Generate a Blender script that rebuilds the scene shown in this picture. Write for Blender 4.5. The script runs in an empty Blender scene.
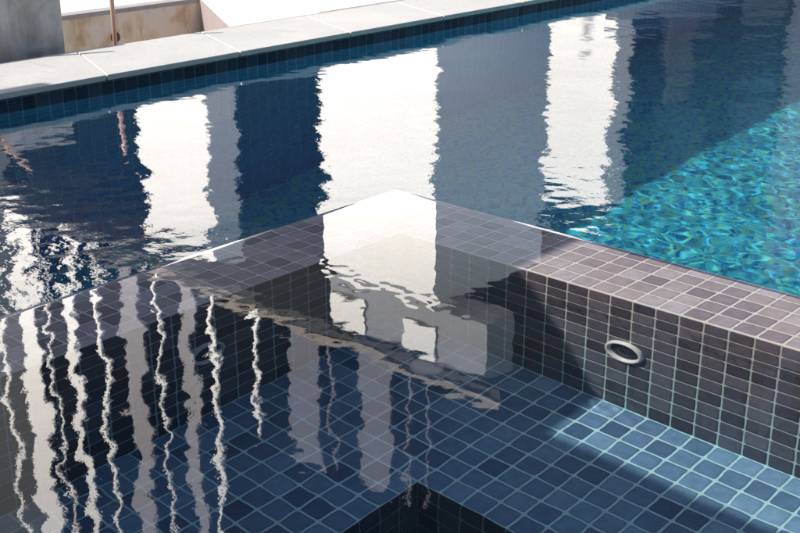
import bpy, bmesh, math, random
import numpy as np
random.seed(7)
rng = np.random.default_rng(11)
S = 0.05                     # one tile pitch in metres; plan axes: u = +X, v = -Y, z up, all in tiles
sc = bpy.context.scene
col = sc.collection

# ------------------------------------------------------------------ helpers
def W(u, v, z):
    return (u*S, -v*S, z*S)

def link(name, me, mats=(), parent=None):
    o = bpy.data.objects.new(name, me)
    for m in mats:
        me.materials.append(m)
    col.objects.link(o)
    if parent is not None:
        o.parent = parent
    return o

def tag(o, label=None, cat=None, group=None, kind=None):
    if label: o['label'] = label
    if cat: o['category'] = cat
    if group: o['group'] = group
    if kind: o['kind'] = kind
    return o

def thing(name, label, cat, group=None):
    o = bpy.data.objects.new(name, None)
    o.empty_display_size = 0.05
    col.objects.link(o)
    return tag(o, label, cat, group)

class MB:
    """collects faces (points in tile units, uvs in tiles, material slot)"""
    def __init__(s):
        s.v = []; s.f = []; s.uv = []; s.m = []
    def face(s, pts, uvs=None, m=0):
        i = len(s.v)
        s.v += [W(*p) for p in pts]
        s.f.append(tuple(range(i, i+len(pts))))
        if uvs is None:
            uvs = [(p[0]+p[2]*.37, p[1]+p[2]*.61) for p in pts]
        s.uv += list(uvs); s.m.append(m)
    def box(s, u0, u1, v0, v1, z0, z1, m=0, skip=''):
        u0, u1 = min(u0, u1), max(u0, u1); v0, v1 = min(v0, v1), max(v0, v1)
        A = lambda u, v, z: (u, v, z)
        if 't' not in skip: s.face([A(u0,v1,z1),A(u1,v1,z1),A(u1,v0,z1),A(u0,v0,z1)], [(u0,v1),(u1,v1),(u1,v0),(u0,v0)], m)
        if 'b' not in skip: s.face([A(u0,v0,z0),A(u1,v0,z0),A(u1,v1,z0),A(u0,v1,z0)], [(u0,v0),(u1,v0),(u1,v1),(u0,v1)], m)
        if 'f' not in skip: s.face([A(u0,v1,z0),A(u1,v1,z0),A(u1,v1,z1),A(u0,v1,z1)], [(u0,z0),(u1,z0),(u1,z1),(u0,z1)], m)   # +v
        if 'k' not in skip: s.face([A(u1,v0,z0),A(u0,v0,z0),A(u0,v0,z1),A(u1,v0,z1)], [(u1,z0),(u0,z0),(u0,z1),(u1,z1)], m)   # -v
        if 'r' not in skip: s.face([A(u1,v1,z0),A(u1,v0,z0),A(u1,v0,z1),A(u1,v1,z1)], [(v1,z0),(v0,z0),(v0,z1),(v1,z1)], m)   # +u
        if 'l' not in skip: s.face([A(u0,v0,z0),A(u0,v1,z0),A(u0,v1,z1),A(u0,v0,z1)], [(v0,z0),(v1,z0),(v1,z1),(v0,z1)], m)   # -u
    def build(s, name, mats, parent=None, bevel=0, weld=True):
        me = bpy.data.meshes.new(name)
        me.from_pydata(s.v, [], s.f)
        uvl = me.uv_layers.new(name='UVMap')
        for i, c in enumerate(s.uv): uvl.data[i].uv = c
        for i, p in enumerate(me.polygons): p.material_index = s.m[i]
        if weld:
            bm = bmesh.new(); bm.from_mesh(me)
            bmesh.ops.remove_doubles(bm, verts=bm.verts, dist=1e-5)
            if bevel:
                es = [e for e in bm.edges if len(e.link_faces) == 2 and e.calc_face_angle(0) > 0.5]
                bmesh.ops.bevel(bm, geom=es, offset=bevel*S, segments=2, affect='EDGES', profile=.6)
            bm.to_mesh(me); bm.free()
        return link(name, me, mats if isinstance(mats, (list, tuple)) else [mats], parent)

def lathe(name, prof, mat, parent, loc, rot, seg=48, smooth=True):
    """prof: list of (radius, height) in tile units, revolved about local Z"""
    vs, fs = [], []
    n = len(prof)
    for i in range(seg):
        a = 2*math.pi*i/seg
        for r, h in prof:
            vs.append((r*S*math.cos(a), r*S*math.sin(a), h*S))
    for i in range(seg):
        j = (i+1) % seg
        for k in range(n-1):
            fs.append((i*n+k, j*n+k, j*n+k+1, i*n+k+1))
    me = bpy.data.meshes.new(name); me.from_pydata(vs, [], fs)
    bm = bmesh.new(); bm.from_mesh(me)
    bmesh.ops.remove_doubles(bm, verts=bm.verts, dist=1e-6)
    bmesh.ops.recalc_face_normals(bm, faces=bm.faces)
    bm.to_mesh(me); bm.free()
    for p in me.polygons: p.use_smooth = smooth
    o = link(name, me, [mat], parent)
    o.location = loc; o.rotation_euler = rot
    return o

def tube(name, pts, r, mat, parent=None, seg=12):
    """tube through points (tile units)"""
    from mathutils import Vector
    P = [Vector(W(*p)) for p in pts]
    vs, fs = [], []
    prev = None
    for i, p in enumerate(P):
        t = (P[min(i+1, len(P)-1)] - P[max(i-1, 0)]).normalized()
        a = t.orthogonal().normalized() if prev is None else (prev - t*prev.dot(t)).normalized()
        prev = a
        b = t.cross(a)
        for k in range(seg):
            g = 2*math.pi*k/seg
            vs.append(tuple(p + (a*math.cos(g) + b*math.sin(g))*r*S))
    for i in range(len(P)-1):
        for k in range(seg):
            l = (k+1) % seg
            fs.append((i*seg+k, i*seg+l, (i+1)*seg+l, (i+1)*seg+k))
    fs.append(tuple(range(seg-1, -1, -1)))
    fs.append(tuple((len(P)-1)*seg+k for k in range(seg)))
    me = bpy.data.meshes.new(name); me.from_pydata(vs, [], fs)
    for p in me.polygons: p.use_smooth = len(p.vertices) == 4
    return link(name, me, [mat], parent)

# ------------------------------------------------------------------ node helpers
class NT:
    def __init__(s, name):
        s.mat = bpy.data.materials.new(name); s.mat.use_nodes = True
        s.t = s.mat.node_tree; s.t.nodes.clear()
        s.out = s.t.nodes.new('ShaderNodeOutputMaterial')
    def n(s, typ, **kw):
        nd = s.t.nodes.new(typ)
        for k, v in kw.items(): setattr(nd, k, v)
        return nd
    def set(s, sock, val):
        if hasattr(val, 'is_output') or isinstance(val, bpy.types.NodeSocket): s.t.links.new(val, sock)
        else: sock.default_value = val
    def math(s, op, a, b=None, c=None, clamp=False):
        nd = s.n('ShaderNodeMath', operation=op, use_clamp=clamp)
        s.set(nd.inputs[0], a)
        if b is not None: s.set(nd.inputs[1], b)
        if c is not None: s.set(nd.inputs[2], c)
        return nd.outputs[0]
    def vmath(s, op, a, b=None):
        nd = s.n('ShaderNodeVectorMath', operation=op)
        s.set(nd.inputs[0], a)
        if b is not None: s.set(nd.inputs[1], b)
        return nd.outputs[0]
    def mix(s, f, a, b, blend='MIX'):
        nd = s.n('ShaderNodeMix', data_type='RGBA', blend_type=blend)
        s.set(nd.inputs[0], f); s.set(nd.inputs[6], a); s.set(nd.inputs[7], b)
        return nd.outputs[2]
    def smooth(s, x, a, b, lo=0., hi=1.):
        nd = s.n('ShaderNodeMapRange', interpolation_type='SMOOTHSTEP')
        s.set(nd.inputs[0], x); nd.inputs[1].default_value = a; nd.inputs[2].default_value = b
        nd.inputs[3].default_value = lo; nd.inputs[4].default_value = hi
        return nd.outputs[0]
    def noise(s, vec, scale, detail=3, rough=.55, dist=0):
        nd = s.n('ShaderNodeTexNoise')
        s.set(nd.inputs['Vector'], vec); nd.inputs['Scale'].default_value = scale
        nd.inputs['Detail'].default_value = detail; nd.inputs['Roughness'].default_value = rough
        nd.inputs['Distortion'].default_value = dist
        return nd
    def ramp(s, f, stops):
        nd = s.n('ShaderNodeValToRGB'); s.set(nd.inputs[0], f)
        cr = nd.color_ramp
        while len(cr.elements) < len(stops): cr.elements.new(.5)
        for e, (p, c) in zip(cr.elements, stops):
            e.position = p; e.color = (*c, 1)
        return nd.outputs[0]
    def bsdf(s, color, rough, bump=None, bstr=.3, bdist=.01, spec=.5):
        p = s.n('ShaderNodeBsdfPrincipled')
        s.set(p.inputs['Base Color'], color if isinstance(color, bpy.types.NodeSocket) else (*color, 1))
        s.set(p.inputs['Roughness'], rough)
        p.inputs['Specular IOR Level'].default_value = spec
        if bump is not None:
            b = s.n('ShaderNodeBump'); s.set(b.inputs['Height'], bump)
            b.inputs['Strength'].default_value = bstr; b.inputs['Distance'].default_value = bdist
            s.t.links.new(b.outputs[0], p.inputs['Normal'])
        s.t.links.new(p.outputs[0], s.out.inputs[0])
        return p

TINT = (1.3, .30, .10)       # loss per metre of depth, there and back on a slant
def tile_mat(name, cols, grout, gw=.075, off=(0, 0), wob=.0, scale=1., edge=.3, rough=.22, spec=.06):
    """square glazed tiles on the UV grid; cols = ramp stops for the tile-to-tile colour"""
    n = NT(name)
    uv = n.n('ShaderNodeUVMap').outputs[0]
    p = n.vmath('ADD', uv, (off[0], off[1], 0))
    if scale != 1.: p = n.vmath('SCALE', p); n.t.nodes[-1].inputs['Scale'].default_value = scale
    nz = n.noise(p, 1.3, 2)
    w = n.vmath('SUBTRACT', nz.outputs['Color'], (.5, .5, .5))
    sc_ = n.n('ShaderNodeVectorMath', operation='SCALE'); n.t.links.new(w, sc_.inputs[0]); sc_.inputs['Scale'].default_value = .03 + wob
    p = n.vmath('ADD', p, sc_.outputs[0])
    fl = n.vmath('FLOOR', p)
    fr = n.vmath('FRACTION', p)
    c = n.vmath('ABSOLUTE', n.vmath('SUBTRACT', fr, (.5, .5, .5)))
    sx = n.n('ShaderNodeSeparateXYZ'); n.t.links.new(c, sx.inputs[0])
    mx = n.math('MAXIMUM', sx.outputs[0], sx.outputs[1])
    # rounded corners: smooth max
    ex = n.math('MAXIMUM', n.math('SUBTRACT', sx.outputs[0], .36), 0.)
    ey = n.math('MAXIMUM', n.math('SUBTRACT', sx.outputs[1], .36), 0.)
    rr = n.math('ADD', n.math('SQRT', n.math('ADD', n.math('MULTIPLY', ex, ex), n.math('MULTIPLY', ey, ey))), .36)
    d = n.math('MAXIMUM', mx, rr)
    g = n.smooth(d, .5-gw*.5-.022, .5-gw*.5+.022)
    wn = n.n('ShaderNodeTexWhiteNoise', noise_dimensions='2D'); n.t.links.new(fl, wn.inputs['Vector'])
    tc = n.ramp(wn.outputs['Value'], cols)
    # cloudy glaze inside each tile and darker rim
    gl = n.noise(n.vmath('ADD', p, n.vmath('MULTIPLY', wn.outputs['Color'], (37., 53., 0))), 2.4, 4, .6)
    glz = n.math('MULTIPLY_ADD', gl.outputs['Fac'], .7, .65)
    rim = n.smooth(d, .26, .47, 1., 1.-edge)
    tc = n.mix(1., tc, n.n('ShaderNodeCombineColor').outputs[0], 'MULTIPLY') if False else tc
    cc = n.n('ShaderNodeCombineXYZ'); k = n.math('MULTIPLY', glz, rim)
    for i in range(3): n.t.links.new(k, cc.inputs[i])
    tc = n.vmath('MULTIPLY', tc, cc.outputs[0])
    gn = n.noise(p, 3.1, 5, .65)
    gk = n.math('MULTIPLY_ADD', gn.outputs['Fac'], .8, .6)
    gc = n.n('ShaderNodeCombineXYZ')
    for i in range(3): n.t.links.new(gk, gc.inputs[i])
    gcol = n.vmath('MULTIPLY', (*grout,), gc.outputs[0])
    colr = n.mix(g, tc, gcol)
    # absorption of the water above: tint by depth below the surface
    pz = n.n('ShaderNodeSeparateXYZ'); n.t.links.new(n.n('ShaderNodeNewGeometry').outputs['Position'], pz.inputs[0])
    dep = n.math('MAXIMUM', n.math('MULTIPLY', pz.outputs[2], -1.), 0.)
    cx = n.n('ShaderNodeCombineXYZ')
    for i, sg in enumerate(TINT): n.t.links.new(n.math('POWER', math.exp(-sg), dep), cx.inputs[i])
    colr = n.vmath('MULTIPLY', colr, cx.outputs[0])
    ro = n.math('MULTIPLY_ADD', g, .6, rough)
    h = n.smooth(d, .36, .49, 1., 0.)
    n.bsdf(colr, ro, h, .35, .004, spec)
    return n.mat

def plain(name, colr, rough=.7, var=.12, scale=3., bump=.15, spec=.3):
    n = NT(name)
    tc = n.n('ShaderNodeTexCoord').outputs['Object']
    a = n.noise(tc, scale, 6, .6)
    b = n.noise(tc, scale*14, 3, .6)
    f = n.math('MULTIPLY_ADD', a.outputs['Fac'], .75, n.math('MULTIPLY', b.outputs['Fac'], .25))
    lo = tuple(c*(1-var) for c in colr); hi = tuple(min(1., c*(1+var)) for c in colr)
    n.bsdf(n.ramp(f, [(.3, lo), (.7, hi)]), rough, b.outputs['Fac'], bump, .002, spec)
    return n.mat

# ------------------------------------------------------------------ materials
M = {}
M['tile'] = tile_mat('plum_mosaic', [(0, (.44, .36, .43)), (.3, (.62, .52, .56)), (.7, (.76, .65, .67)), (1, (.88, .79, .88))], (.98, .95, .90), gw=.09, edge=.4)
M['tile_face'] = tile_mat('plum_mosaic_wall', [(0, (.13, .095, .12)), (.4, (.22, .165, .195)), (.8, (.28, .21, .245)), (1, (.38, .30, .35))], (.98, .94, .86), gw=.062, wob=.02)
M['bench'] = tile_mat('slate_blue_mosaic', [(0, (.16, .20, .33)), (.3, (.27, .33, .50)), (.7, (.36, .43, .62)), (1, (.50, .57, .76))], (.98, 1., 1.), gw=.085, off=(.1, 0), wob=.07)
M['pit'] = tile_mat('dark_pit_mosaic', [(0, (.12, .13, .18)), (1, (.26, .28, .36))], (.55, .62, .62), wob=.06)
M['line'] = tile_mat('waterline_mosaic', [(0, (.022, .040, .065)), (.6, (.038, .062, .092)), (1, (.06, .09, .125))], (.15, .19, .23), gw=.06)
M['poolfloor'] = tile_mat('turquoise_mosaic_sparkle', [(0, (.05, .27, .52)), (.3, (.17, .62, .70)), (.6, (.34, .88, .80)), (.85, (.72, .98, .66)), (1, (1., .92, .34))], (.45, .85, .92), gw=.09, edge=.15, scale=3.)  # tile colours also paint in the fine sparkle of sunlit ripples
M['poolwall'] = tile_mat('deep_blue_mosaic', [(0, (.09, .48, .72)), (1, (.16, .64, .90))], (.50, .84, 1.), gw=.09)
M['white'] = plain('white_render', (.70, .69, .67), .8, .03, 2.)
M['whiteplanter'] = plain('white_plaster', (.9, .89, .87), .8, .03, 3.)
M['shadepink'] = plain('painted_shade_plaster', (.40, .34, .33), .85, .1, 4.)  # white plaster with its shade put into a grey-pink colour
M['deck'] = plain('white_deck_stone', (.84, .79, .70), .8, .05, 1.2)
M['mortar'] = plain('lavender_grey_mortar', (.45, .42, .43), .9, .15, 12.)
M['copper'] = plain('copper_pipe', (.66, .42, .33), .45, .12, 9., .05)
M['dark'] = plain('charcoal_cladding', (.020, .024, .028), .7, .25, 1.5)
M['darkglass'] = plain('dark_glazing', (.012, .014, .018), .3, .1, 1.)
M['roof'] = plain('sunblocker_timber', (.20, .15, .11), .7, .2, 3.)
M['tan'] = plain('tan_timber', (.20, .175, .15), .7, .2, 5.)
M['post'] = plain('white_post_paint', (.88, .86, .83), .5, .04, 5.)
M['greypost'] = plain('mauve_grey_post_paint', (.24, .23, .25), .6, .06, 5.)
M['darkpost'] = plain('dim_grey_post_paint', (.10, .10, .125), .6, .06, 5.)
M['dimgrey'] = plain('dim_grey_render', (.085, .09, .10), .85, .1, 1.5)
M['shadeside'] = plain('painted_shade_render', (.44, .455, .47), .8, .05, 2.)
M['ring'] = plain('white_plastic', (.95, .96, .95), .35, .04, 20., .02)
M['lens'] = plain('opening_shade', (.025, .04, .06), .25, .1, 20., .02)
M['drain'] = plain('pale_blue_plastic', (.9, .93, .96), .4, .05, 20., .02)
M['brownspot'] = plain('dark_brown', (.16, .09, .06), .9, .3, 20.)
M['grey'] = plain('grey_render', (.22, .23, .25), .85, .1, 1.5)
M['soil'] = plain('pit_gravel', (.60, .52, .42), .95, .4, 20., .5)

def coping_mat():
    n = NT('pale_grey_stone')
    tc = n.n('ShaderNodeTexCoord').outputs['Object']
    a = n.noise(tc, 2.2, 6, .62, .6)
    fine = n.noise(tc, 90., 3, .7)
    wv = n.noise(n.vmath('MULTIPLY', tc, (2.5, 9., 1.)), 1.2, 4, .6, 1.)
    f = n.math('MULTIPLY_ADD', a.outputs['Fac'], .5, n.math('MULTIPLY', fine.outputs['Fac'], .5))
    c = n.ramp(f, [(.34, (.54, .535, .525)), (.5, (.635, .625, .605)), (.66, (.75, .73, .69))])
    st = n.smooth(wv.outputs['Fac'], .60, .72, 0., .35)
    c = n.mix(st, c, (.42, .42, .43, 1))
    n.bsdf(c, .6, fine.outputs['Fac'], .15, .001, .35)
    return n.mat
M['coping'] = coping_mat()
M['copingedge'] = plain('olive_stone_edge', (.62, .58, .48), .7, .15, 12.)

def stone_mat(name, stops, scale, stain=(.22, .12, .07), stain_at=None):
    n = NT(name)
    tc = n.n('ShaderNodeTexCoord').outputs['Object']
    a = n.noise(tc, scale, 8, .65, .8)
    b = n.noise(n.vmath('MULTIPLY', tc, (1., 3.2, .7)), scale*.9, 4, .6, .5)
    c = n.ramp(n.math('MULTIPLY_ADD', a.outputs['Fac'], .6, n.math('MULTIPLY', b.outputs['Fac'], .4)), stops)
    s = n.noise(n.vmath('ADD', tc, (3.1, 7.7, 1.3)), scale*1.1, 4, .55)
    f = n.smooth(s.outputs['Fac'], .56, .70, 0., .75)
    c = n.mix(f, c, (*stain, 1))
    fine = n.noise(tc, 60., 4, .7)
    n.bsdf(c, .9, n.math('ADD', a.outputs['Fac'], n.math('MULTIPLY', fine.outputs['Fac'], .4)), .5, .006, .2)
    return n.mat
M['sand'] = stone_mat('weathered_sandstone', [(.36, (.50, .38, .25)), (.45, (.80, .66, .46)), (.52, (.92, .82, .66)), (.58, (.86, .80, .74)), (.66, (.60, .46, .32))], 5.5, (.62, .42, .24))
M['concrete'] = stone_mat('mottled_grey_concrete', [(.36, (.34, .32, .295)), (.46, (.54, .515, .48)), (.54, (.66, .645, .61)), (.64, (.90, .83, .72))], 5.5, (.55, .47, .40))

def water_mat(name, fine_amp, fine_scale, gain, mask=False, cap=.54):
    n = NT(name)
    tc = n.n('ShaderNodeTexCoord').outputs['Object']
    ns = n.noise(n.vmath('MULTIPLY', tc, (1., 1., 1.)), fine_scale, 3, .55)
    b = n.n('ShaderNodeBump'); n.t.links.new(ns.outputs['Fac'], b.inputs['Height'])
    b.inputs['Strength'].default_value = 1.; b.inputs['Distance'].default_value = fine_amp
    if mask:
        sp = n.n('ShaderNodeSeparateXYZ'); n.t.links.new(tc, sp.inputs[0])
        tt = n.math('MULTIPLY_ADD', sp.outputs[0], -.35/S, n.math('MULTIPLY', sp.outputs[1], -1/S))
        n.t.links.new(n.smooth(tt, 7., 18., .06, 1.), b.inputs['Strength'])
    geo = n.n('ShaderNodeNewGeometry')
    fr = n.n('ShaderNodeFresnel'); fr.inputs['IOR'].default_value = 1.333
    n.t.links.new(b.outputs[0], fr.inputs['Normal'])
    F = fr.outputs[0]
    inside = geo.outputs['Backfacing']
    refr = n.n('ShaderNodeBsdfGlass'); refr.inputs['IOR'].default_value = 1.333; refr.inputs['Roughness'].default_value = 0
    one = n.math('SUBTRACT', 1., F)
    cc = n.n('ShaderNodeCombineXYZ')
    for i in range(3): n.t.links.new(one, cc.inputs[i])
    
    gl = n.n('ShaderNodeBsdfGlossy'); gl.inputs['Roughness'].default_value = 0
    g = n.math('MULTIPLY_ADD', inside, 1.-gain, gain-1)
    R = n.math('MINIMUM', n.math('MULTIPLY', F, g), n.math('MULTIPLY_ADD', inside, 1.-cap, cap))
    c2 = n.n('ShaderNodeCombineXYZ')
    for i in range(3): n.t.links.new(R, c2.inputs[i])
    n.t.links.new(c2.outputs[0], gl.inputs['Color'])
    n.t.links.new(b.outputs[0], gl.inputs['Normal'])
    ad = n.n('ShaderNodeAddShader')
    n.t.links.new(refr.outputs[0], ad.inputs[0]); n.t.links.new(gl.outputs[0], ad.inputs[1])
    n.t.links.new(ad.outputs[0], n.out.inputs[0])
    va = n.n('ShaderNodeVolumeAbsorption'); va.inputs['Color'].default_value = (.10, .80, .92, 1); va.inputs['Density'].default_value = 1.
    pass
    return n.mat
M['pool_water'] = water_mat('pool_water', .0006, 22., 4.1)
M['spa_water'] = water_mat('spa_water', .00009, 36., 5.0, True, .72)

# ------------------------------------------------------------------ key levels and lines (tiles)
UL, ULB = -2.1, -6.75          # left dividing wall: inner face, outer face
VR, VRB = 5.0, 0.12            # right dividing wall: inner face, outer face
ZB = -10.                      # bench
BU, BV = 6.9, 14.0             # corner of the foot well
ZP = -20.                      # foot well floor
FAR = -36.6                    # far pool wall
ZF = -32.                      # pool floor
UE, VE, VF = 48., 58., -170.   # where the pool ends out of frame

# ------------------------------------------------------------------ pool shell
m = MB()
m.face([(FAR,VE,ZF),(UE,VE,ZF),(UE,VF,ZF),(FAR,VF,ZF)], [(FAR,VE),(UE,VE),(UE,VF),(FAR,VF)])
o = m.build('pool_floor', M['poolfloor']); tag(o, kind='structure')

t = thing('pool_wall', 'blue mosaic pool wall under the far pale stone coping', 'pool wall')
m = MB()
m.face([(FAR,VE,-.3),(FAR,VF,-.3),(FAR,VF,ZF),(FAR,VE,ZF)], [(VE,.5),(VF,.5),(VF,ZF),(VE,ZF)])
m.build('submerged_tiling', M['poolwall'], t)
m = MB()
m.box(FAR-2, FAR+.05, VF, VE, -.3, .985, skip='lb')
for i in range(len(m.uv)): m.uv[i] = (m.uv[i][0], m.uv[i][1]*.9+.25)
m.build('waterline_tiling', M['line'], t)

t = thing('pool_end_wall', 'blue mosaic end walls of the pool beyond the frame', 'pool wall')
m = MB()
m.face([(FAR,VF,ZF),(FAR,VF,2),(UE,VF,2),(UE,VF,ZF)], [(FAR,ZF),(FAR,2),(UE,2),(UE,ZF)])
m.face([(UE,VF,ZF),(UE,VF,2),(UE,VE,2),(UE,VE,ZF)], [(VF,ZF),(VF,2),(VE,2),(VE,ZF)])
m.face([(FAR,VE,ZF),(UE,VE,ZF),(UE,VE,2),(FAR,VE,2)], [(FAR,ZF),(UE,ZF),(UE,2),(FAR,2)])
m.build('tiling', M['poolwall'], t)

# ------------------------------------------------------------------ L-shaped dividing wall between spa and pool
wall = thing('dividing_wall', 'L-shaped plum mosaic wall between the spa and the pool, its top just under water', 'tiled wall')
m = MB(); e = .06
# top, split so each arm keeps its own grid
m.face([(UL,VR-e,0),(UE,VR-e,0),(UE,VRB+e,0),(UL,VRB+e,0)], [(UL+.1,5),(UE+.1,5),(UE+.1,.12),(UL+.1,.12)])
vo = .35
m.face([(ULB+e,VE,0),(UL-e,VE,0),(UL-e,VRB+e,0),(ULB+e,VRB+e,0)], [(-5,VE+vo),(-.35,VE+vo),(-.35,VRB+vo),(-5,VRB+vo)])
m.face([(UL-e,VR-e,0),(UL,VR-e,0),(UL,VRB+e,0),(UL-e,VRB+e,0)], [(.02,.02)]*4)
m.build('wall_top', M['tile'], wall, weld=False)
m = MB()
# small rounded nosing along the four top edges (bead of grout-coloured trim)
def nosing(mb, a, b, out):
    pr = [(0, 0), (.035, -.012), (.06, -.06)]
    for k in range(2):
        (o0, z0), (o1, z1) = pr[k], pr[k+1]
        p = [(a[0]+out[0]*o0, a[1]+out[1]*o0, z0), (b[0]+out[0]*o0, b[1]+out[1]*o0, z0),
             (b[0]+out[0]*o1, b[1]+out[1]*o1, z1), (a[0]+out[0]*o1, a[1]+out[1]*o1, z1)]
        mb.face(p, [(.0, .0)]*4)
nosing(m, (UL, VR-e), (UE, VR-e), (0, 1)); nosing(m, (UE, VRB+e), (ULB+e, VRB+e), (0, -1))
nosing(m, (UL-e, VE), (UL-e, VR), (1, 0)); nosing(m, (ULB+e, VRB+e), (ULB+e, VE), (-1, 0))
m.build('edge_trim', M['tile'], wall, weld=False)
m = MB()
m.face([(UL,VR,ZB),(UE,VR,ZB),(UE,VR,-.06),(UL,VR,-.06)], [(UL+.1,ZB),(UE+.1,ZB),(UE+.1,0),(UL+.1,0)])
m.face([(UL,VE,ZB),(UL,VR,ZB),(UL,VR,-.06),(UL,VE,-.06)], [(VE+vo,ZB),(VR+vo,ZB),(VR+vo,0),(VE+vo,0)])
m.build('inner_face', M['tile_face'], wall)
m = MB()
m.face([(UE,VRB,ZF),(ULB,VRB,ZF),(ULB,VRB,-.06),(UE,VRB,-.06)], [(UE,ZF),(ULB,ZF),(ULB,0),(UE,0)])
m.face([(ULB,VRB,ZF),(ULB,VE,ZF),(ULB,VE,-.06),(ULB,VRB,-.06)], [(VRB,ZF),(VE,ZF),(VE,0),(VRB,0)])
m.build('outer_face', M['poolwall'], wall)

# bench and foot well
bench = thing('spa_bench', 'blue tiled underwater bench running round the inside of the spa', 'bench')
m = MB()
m.face([(UL,BV,ZB),(UE,BV,ZB),(UE,VR,ZB),(UL,VR,ZB)], [(UL,BV),(UE,BV),(UE,VR),(UL,VR)])
m.face([(UL,VE,ZB),(BU,VE,ZB),(BU,BV,ZB),(UL,BV,ZB)], [(UL,VE),(BU,VE),(BU,BV),(UL,BV)])
m.build('bench_seat', M['bench'], bench)
m = MB()
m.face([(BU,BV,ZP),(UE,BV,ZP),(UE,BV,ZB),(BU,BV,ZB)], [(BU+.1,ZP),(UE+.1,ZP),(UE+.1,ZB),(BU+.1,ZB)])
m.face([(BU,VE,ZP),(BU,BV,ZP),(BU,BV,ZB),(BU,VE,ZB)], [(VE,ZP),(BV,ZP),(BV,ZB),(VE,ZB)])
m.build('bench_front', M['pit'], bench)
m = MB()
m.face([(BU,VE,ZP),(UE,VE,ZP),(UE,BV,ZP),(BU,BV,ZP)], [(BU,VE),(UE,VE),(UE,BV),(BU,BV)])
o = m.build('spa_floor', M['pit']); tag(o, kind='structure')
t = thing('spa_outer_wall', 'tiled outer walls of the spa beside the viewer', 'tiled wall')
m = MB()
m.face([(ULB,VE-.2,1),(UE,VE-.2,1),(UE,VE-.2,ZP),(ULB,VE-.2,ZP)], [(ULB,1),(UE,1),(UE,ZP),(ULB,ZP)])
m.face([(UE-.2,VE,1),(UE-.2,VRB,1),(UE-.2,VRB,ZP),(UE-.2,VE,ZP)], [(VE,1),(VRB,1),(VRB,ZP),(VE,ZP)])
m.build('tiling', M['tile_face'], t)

# jets and drain
def jet(loc, rot, label):
    r = bpy.data.objects.new('spa_jet', None); col.objects.link(r); r.empty_display_size = .03
    tag(r, label, 'spa jet', 'round white spa jets')
    prof = [(.86, -.02), (.86, .10), (.82, .19), (.76, .22), (.70, .19), (.66, .10), (.64, -.01)]
    lathe('ring', prof, M['ring'], r, (0, 0, 0), (0, 0, 0))
    lathe('lens', [(.645, .015), (.5, .03), (.34, .012), (.27, .05), (.22, .06), (.17, .01), (0.0, .01)], M['lens'], r, (0, 0, 0), (0, 0, 0))  # dark disc painted as the shade inside the hollow ring
    r.location = loc; r.rotation_euler = rot
    return r
jet(W(9.72, VR+.002, -5.05), (math.pi/2, 0, 0), 'white ringed spa jet in the sunlit right-hand tiled wall')
jet(W(UL+.002, 16.16, -4.75), (0, math.pi/2, 0), 'dark spa jet in the shaded left-hand tiled wall behind reflections')
dr = thing('floor_drain', 'pale blue round drain cover on the tiled bench near the inner corner', 'drain')
dr.location = W(1.85, 7.65, ZB)
lathe('cover', [(.74, 0), (.74, .06), (.68, .13), (.52, .20), (.3, .25), (0, .26)], M['drain'], dr, (0, 0, 0), (0, 0, 0))
for k in range(10):
    a = 2*math.pi*k/10
    mb = MB(); mb.box(.22, .62, -.035, .035, .19, .235)
    ob = mb.build('slot', M['lens'], dr); ob.rotation_euler = (0, 0.16, a)

# ------------------------------------------------------------------ coping slabs
base = None
names = ['leftmost', 'second from the left', 'third from the left', 'fourth from the left', 'fifth from the left', 'sixth from the left', 'seventh from the left', 'eighth from the left']
sk = 3.7
slabs = 0
for i in range(-1, 15):
    vb = 4.82 - 11.72*i
    UB, UF, g = -45.3, -36.1, .045
    vb0, vb1 = vb - g, vb - 11.72 + g
    top, bot = 1.4, 1.0
    mb = MB()
    P = [(UB, vb0), (UF, vb0+sk), (UF, vb1+sk), (UB, vb1)]
    mb.face([(u, v, top) for u, v in P])
    mb.face([(u, v, bot) for u, v in reversed(P)])
    for k in range(4):
        a, b = P[k], P[(k+1) % 4]
        mb.face([(a[0], a[1], top), (a[0], a[1], bot), (b[0], b[1], bot), (b[0], b[1], top)], None, 1 if k == 1 else 0)
    ob = mb.build('coping_slab', [M['coping'], M['copingedge']], bevel=.07)
    # own position so each slab is a separate stone
    if i == -1: lab = 'pale grey coping slab on the pool edge just beyond the left side of the picture'
    elif i < 7: lab = 'pale grey stone coping slab on the far pool edge, ' + ['in front of the grey concrete block', 'in front of the sandstone wall and copper pipe', 'at the corner of the sunken bed beside the white deck', 'in front of the left end of the white platform', 'fifth from the left in the picture', 'sixth from the left in the picture', 'last one showing at the top of the picture'][i]
    else: lab = 'pale grey coping slab on the pool edge beyond the top right of the picture'
    tag(ob, lab, 'coping slab', 'coping slabs along the far pool edge')
mb = MB(); mb.box(-45.2, -36.62, VF, VE, .3, .99); o = mb.build('coping_bed', M['mortar']); tag(o, 'grey mortar bed under the coping slabs', 'mortar bed')

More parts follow.
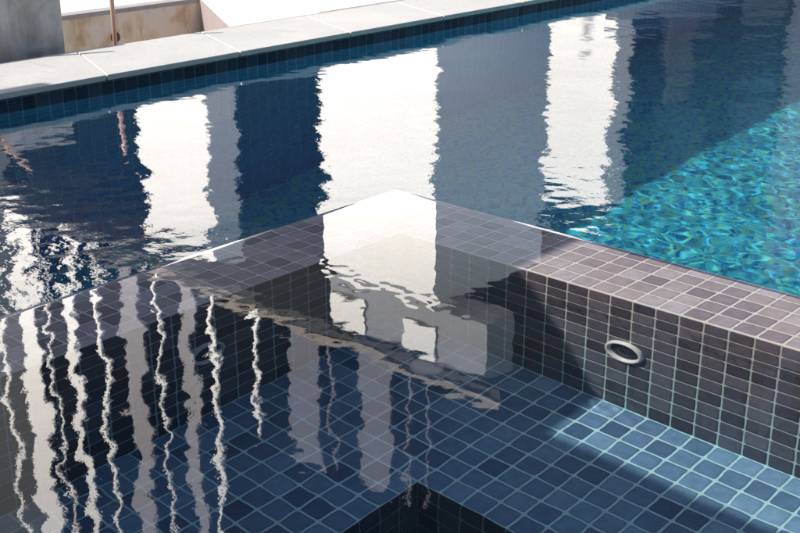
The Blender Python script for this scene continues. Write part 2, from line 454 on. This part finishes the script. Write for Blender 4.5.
# ------------------------------------------------------------------ deck, sunken bed and its walls
zd = 1.4
PR0, PR1 = (-45.35, -21.7), (-60.7, -30.9)      # top edge of the bed's right-hand wall
mb = MB()
mb.face([(-45.35, -21.7, zd), (-45.35, VF-260, zd), (-330, VF-260, zd), (-330, -30.9, zd), (-60.7, -30.9, zd)])
mb.face([(-62.3, -30.9, zd), (-330, -30.9, zd), (-330, 140, zd), (-62.3, 140, zd)])
o = mb.build('deck', M['deck']); tag(o, kind='structure')
mb = MB(); mb.face([(-64, 60, -7), (-44, 60, -7), (-44, -33, -7), (-64, -33, -7)])
o = mb.build('bed_ground', M['soil']); tag(o, kind='structure')
mb = MB()
mb.face([(PR1[0], PR1[1], -7), (PR0[0], PR0[1], -7), (PR0[0], PR0[1], zd-.02), (PR1[0], PR1[1], zd-.02)])
mb.face([(-45.35, 60, -7), (-45.35, -21.8, -7), (-45.35, -21.8, .86), (-45.35, 60, .86)])
o = mb.build('retaining_wall', M['shadepink']); tag(o, 'plastered wall with shade painted in grey-pink, holding the white deck beside the sunken bed', 'wall')
sw = thing('sandstone_wall', 'weathered tan sandstone wall at the back of the sunken bed', 'wall')
mb = MB(); mb.box(-62.2, -60.8, -30.85, 70, -7, 1.02); mb.build('stonework', M['sand'], sw)
mb = MB(); mb.box(-62.25, -60.72, -30.86, 70, 1.03, 1.43); mb.build('capping', M['mortar'], sw)
lathe('brown_spot', [(.5, 0), (.48, .06), (.4, .08), (.3, .02), (0, .0)], M['brownspot'], sw, W(-60.79, -21.0, -1.1), (0, math.pi/2, 0))  # small brown disc set on the stone face
cb = thing('concrete_block', 'mottled grey concrete block rising behind the coping at the left', 'wall')
mb = MB(); mb.box(-53, -47.7, -7.5, 40, -7, 5.6); mb.build('block', M['concrete'], cb, bevel=.12)
o = tube('copper_pipe', [(-49, -12.9, -7), (-49, -12.9, 6), (-49, -12.95, 7.5), (-49, -13.0, 9)], .18, M['copper'])
tag(o, 'thin copper pipe standing upright in front of the sandstone wall', 'pipe')
o = tube('copper_rod', [(-47.2, 2.2, .4), (-47.3, 0.2, 2.9), (-47.4, -2.2, 5.9), (-47.5, -3.4, 7.6)], .2, M['copper'])
tag(o, 'slanting pink copper rod leaning on the grey concrete block', 'rod')
kb = MB()
KP = [(-45.5, -32.2), (-45.5, -95), (-100, -145), (-76, -61.6)]
kb.face([(u, v, 1.46) for u, v in KP])
for a, b in zip(KP, KP[1:]+KP[:1]): kb.face([(a[0], a[1], 1.46), (a[0], a[1], zd), (b[0], b[1], zd), (b[0], b[1], 1.46)])
o = kb.build('platform', M['whiteplanter']); tag(o, 'low white plastered platform on the deck behind the coping, bright in the sun', 'platform')
kb = MB(); kb.box(-66, -64, -175, -112, zd, 11)
o = kb.build('planter', M['grey']); tag(o, 'low grey planter wall seen mirrored at the far right', 'planter')

# ------------------------------------------------------------------ building pieces whose mirror image fills the water
def blade(u0, u1, v0, v1, z1, label):
    mb = MB(); mb.box(u0, u1, v0, v1, zd, z1); mb.m[4] = 1      # shade painted into the pool-side face as a darker white
    o = mb.build('pillar', [M['white'], M['shadeside']]); tag(o, label, 'pillar', 'pillars mirrored in the pool'); return o
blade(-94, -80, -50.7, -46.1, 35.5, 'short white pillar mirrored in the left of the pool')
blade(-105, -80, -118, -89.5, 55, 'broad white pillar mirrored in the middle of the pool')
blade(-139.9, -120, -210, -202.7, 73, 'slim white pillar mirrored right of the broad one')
mb = MB(); mb.box(-127, -125, -372, -315.6, zd, 125); o = mb.build('pillar', M['grey']); tag(o, 'broad grey pillar mirrored at the far right edge of the water', 'pillar', 'pillars mirrored in the pool')
mb = MB(); mb.box(-126, -125, -251.6, -237.7, zd, 53); o = mb.build('pillar', M['dimgrey']); tag(o, 'small grey pillar mirrored inside the dark opening', 'pillar', 'pillars mirrored in the pool')

bal = thing('balcony', 'upper balcony with white posts mirrored over the left of the spa', 'balcony')
mb = MB(); mb.box(-225, -66.5, -112, -89.6, 65, 68.2); mb.build('slab', M['dark'], bal)
mb = MB(); mb.box(-225, -66.3, -89.58, -89.2, 67, 68.4); mb.build('fascia', M['tan'], bal)
mb = MB(); mb.box(-104.5, -70, -97, -90.3, 55.1, 64.9); mb.build('beam', M['grey'], bal)
for ua, ub in ((-104, -96), (-87.3, -80.3)):
    mb = MB(); mb.box(ua, ub, -90.25, -89.9, 59, 64.2); mb.build('panel', M['white'], bal)
for a, b in ((8,12),(28,46),(55,57),(74,82),(104,107.5),(129,146),(162,164),(185,198),(214,218),(255,258),(290,319),(330,332),(359,391),(407,409),(427,428.5)):
    # positions along the balcony edge
    def uu(x): # measured offsets along the edge
        xs = [8,18,40,58,76,90,110,130,152,168,182,202,222,252,260,287,322,334,355,395,411,431]
        us = [-221.85,-216.75,-205.96,-197.56,-189.53,-183.51,-175.25,-167.37,-159.09,-153.32,-148.43,-141.69,-135.22,-126.0,-123.64,-115.91,-106.48,-103.38,-98.12,-88.63,-85.02,-80.64]
        return float(np.interp(x, xs, us))
    ua, ub = uu(a), uu(b)
    mb = MB(); mb.box(ua, ub, -90.1, -89.6, 68.25, 165 if a < 250 else 92+ (a % 7))
    mb.build('post', M['darkpost' if a > 280 else 'greypost' if b-a > 12 and a > 100 else 'post'], bal)

fb = thing('far_building', 'tall dark building standing behind the pillars, mirrored dark in the water', 'building')
mb = MB(); mb.box(-270, -235, -900, -104, zd, 470); mb.build('wall', M['dark'], fb)
for k in range(5):
    for j in range(10):
        v0 = -118 - j*77
        mb = MB(); mb.box(-235.2, -234.7, v0-48, v0, 24+k*88, 76+k*88); mb.build('window', M['darkglass'], fb)

# shading canopy over the near left corner of the spa added unseen to cast the shadow edges
cp = thing('sunblocker', 'added canopy shading the spa, out of the picture', 'sunblocker')
mb = MB()
mb.face([(-60,42.6,34),(70,42.6,34),(70,150,34),(-60,150,34)])
mb.face([(-60,29,34),(-19.6,29,34),(-19.6,42.6,34),(-60,42.6,34)])
mb.face([(-60,42.6,34.4),(70,42.6,34.4),(70,150,34.4),(-60,150,34.4)])
mb.face([(-60,29,34.4),(-19.6,29,34.4),(-19.6,42.6,34.4),(-60,42.6,34.4)])
for a, b in (((-60,29),(-19.6,29)),((-19.6,29),(-19.6,42.6)),((-19.6,42.6),(70,42.6)),((70,42.6),(70,150)),((70,150),(-60,150)),((-60,150),(-60,29))):
    mb.face([(a[0],a[1],34),(b[0],b[1],34),(b[0],b[1],34.4),(a[0],a[1],34.4)])
mb.build('roof', M['roof'], cp)
for u, v in ((-58, 62), (60, 62), (-58, 148), (60, 148)):
    mb = MB(); mb.box(u-1, u+1, v-1, v+1, 0, 34); mb.build('post', M['roof'], cp)
mb = MB(); mb.face([(-120, 300, 1.4), (150, 300, 1.4), (150, VE+.1, 1.4), (-120, VE+.1, 1.4)]); mb.face([(UE+.1, VE+.1, 1.4), (150, VE+.1, 1.4), (150, VF, 1.4), (UE+.1, VF, 1.4)])
o = mb.build('terrace', M['deck']); tag(o, kind='structure')
mb = MB(); G = 6000.
mb.face([(-G, G, -40), (G, G, -40), (G, -G, -40), (-G, -G, -40)]); o = mb.build('ground', M['soil']); tag(o, kind='structure')

# ------------------------------------------------------------------ water surfaces with real ripples
def waves(n, lmin, lmax, slope, seed, main=None, spread=math.pi):
    r = np.random.default_rng(seed)
    out = []
    for _ in range(n):
        L = math.exp(r.uniform(math.log(lmin), math.log(lmax)))
        th = (main if main is not None else 0) + r.uniform(-spread, spread)
        k = 2*math.pi/L
        out.append((k*math.cos(th), k*math.sin(th), slope*math.sqrt(2./n)/k, r.uniform(0, 6.28)))
    return out
def field(ws, U, V):
    h = np.zeros_like(U)
    for kx, ky, a, p in ws: h += a*np.sin(kx*U + ky*V + p)
    return h
def spaced(*segs):
    a = []
    for x0, x1, st in segs:
        n = max(1, round((x1-x0)/st)); a += [x0 + (x1-x0)*i/n for i in range(n)]
    a.append(segs[-1][1]); return np.array(a)
def sst(x, a, b):
    t = np.clip((x-a)/(b-a), 0, 1); return t*t*(3-2*t)
def water(name, us, vs, hfun, mask, mat):
    U, V = np.meshgrid(us, vs, indexing='ij')
    H = hfun(U, V)
    nu, nv = len(us), len(vs)
    co = np.stack([U*S, -V*S, H*S], -1).reshape(-1, 3)
    I = np.arange(nu*nv).reshape(nu, nv)
    cu = (us[:-1]+us[1:])/2; cv = (vs[:-1]+vs[1:])/2
    keep = mask(*np.meshgrid(cu, cv, indexing='ij'))
    q = np.stack([I[:-1, :-1], I[:-1, 1:], I[1:, 1:], I[1:, :-1]], -1)[keep]
    me = bpy.data.meshes.new(name)
    me.from_pydata(co.tolist(), [], q.tolist())
    me.polygons.foreach_set('use_smooth', [True]*len(me.polygons))
    me.update()
    if me.polygons[0].normal.z < 0: me.flip_normals()
    bm = bmesh.new(); bm.from_mesh(me)
    bmesh.ops.delete(bm, geom=[v for v in bm.verts if not v.link_faces], context='VERTS')
    bm.to_mesh(me); bm.free()
    o = link(name, me, [mat]); tag(o, kind='structure')
    return o

PW = waves(22, .7, 1.9, .009, 3) + waves(6, 2., 4., .003, 33) + waves(8, 5., 14., .008, 4)
PL = waves(18, .8, 2.6, .0065, 5)
def hpool(U, V):
    # livelier water at the left, calmer towards the right
    left = sst(V + .25*U, -6., 6.)
    return .06 + field(PW, U, V) + field(PL, U, V)*(.10 + .9*left)
pus = spaced((FAR, ULB, .25), (ULB, 24, .15), (24, UE, 1.))
pvs = spaced((VF, -100, .9), (-100, -60, .4), (-60, -42, .25), (-42, VRB, .15), (VRB, 40, .25), (40, VE, 1.5))
pw = water('pool_water', pus, pvs, hpool, lambda U, V: ~((U > ULB) & (V > VRB)), M['pool_water'])

SW = waves(10, 3., 9., .0006, 8) + waves(14, .5, 1.3, .0013, 28)
SL = waves(18, .5, 1.5, .0032, 9) + waves(6, 2., 5., .0025, 19)
SR = waves(16, .4, 1.0, .012, 10)
def hspa(U, V):
    left = sst(V - .35*U, 7., 17.)
    ridge = np.exp(-((V - 10.2 - .0*U)/1.1)**2) * sst(-U, -9., -2.)
    edge = np.minimum(U - ULB, V - VRB)
    return .2 - .12*(1-sst(edge, 0., .35)) + field(SW, U, V) + field(SL, U, V)*left + field(SR, U, V)*ridge
sus = spaced((ULB, 14, .125), (14, 30, .25), (30, UE, 1.))
svs = spaced((VRB, 30, .125), (30, 40, .4), (40, VE, 1.))
sw_ = water('spa_water', sus, svs, hspa, lambda U, V: U > -99, M['spa_water'])
for o in (pw, sw_):
    try: o.cycles.is_caustics_caster = True
    except Exception: pass
for o in list(col.objects):
    if o.type == 'MESH' and o.name.split('.')[0] in ('pool_floor', 'submerged_tiling', 'wall_top', 'inner_face', 'outer_face', 'edge_trim', 'bench_seat', 'bench_front', 'spa_floor', 'ring', 'lens', 'cover', 'waterline_tiling'):
        try: o.cycles.is_caustics_receiver = True
        except Exception: pass

# ------------------------------------------------------------------ light
ku, kv = .70, .85
tan = math.hypot(ku, kv); el = math.atan(1/tan)
rot = math.atan2(-ku, -kv)
wd = bpy.data.worlds.new('World'); sc.world = wd; wd.use_nodes = True
sky = wd.node_tree.nodes.new('ShaderNodeTexSky'); sky.sky_type = 'NISHITA'; sky.sun_disc = False
sky.sun_elevation = el; sky.sun_rotation = rot; sky.dust_density = 2.; sky.air_density = 1.0
bg = wd.node_tree.nodes['Background']; bg.inputs[1].default_value = .13
wd.node_tree.links.new(sky.outputs[0], bg.inputs[0])
L = bpy.data.lights.new('sun', 'SUN'); L.energy = 5.; L.angle = math.radians(.53); L.color = (1., .95, .87)
try: L.cycles.is_caustics_light = True
except Exception: pass
lo = bpy.data.objects.new('sun', L); col.objects.link(lo)
from mathutils import Vector
d = Vector((-ku, -kv, 1.)).normalized()
lo.rotation_euler = d.to_track_quat('Z', 'Y').to_euler()
lo.location = d*8

# ------------------------------------------------------------------ camera (solved from the tile grid)
cam = bpy.data.cameras.new('camera'); co = bpy.data.objects.new('camera', cam); col.objects.link(co)
cam.sensor_width = 36.; cam.lens = 1171.65/800*36.; cam.clip_end = 1000.; cam.clip_start = .02
az, pit = 2.3057, .3602
dv = Vector((math.cos(az)*math.cos(pit), math.sin(az)*math.cos(pit), -math.sin(pit)))
co.location = (31.03*S, -41.64*S, 17.12*S)
co.rotation_euler = dv.to_track_quat('-Z', 'Y').to_euler()
sc.camera = co

sc.render.engine = 'CYCLES'
sc.cycles.use_denoising = True
try: sc.cycles.denoiser = 'OPENIMAGEDENOISE'
except Exception: pass
sc.cycles.max_bounces = 10; sc.cycles.transmission_bounces = 8; sc.cycles.glossy_bounces = 5; sc.cycles.diffuse_bounces = 4
sc.cycles.caustics_refractive = True; sc.cycles.caustics_reflective = False
sc.cycles.blur_glossy = 0.; sc.cycles.sample_clamp_indirect = 6.
sc.view_settings.view_transform = 'Standard'; sc.view_settings.look = 'None'
sc.view_settings.exposure = 0; sc.view_settings.gamma = 1
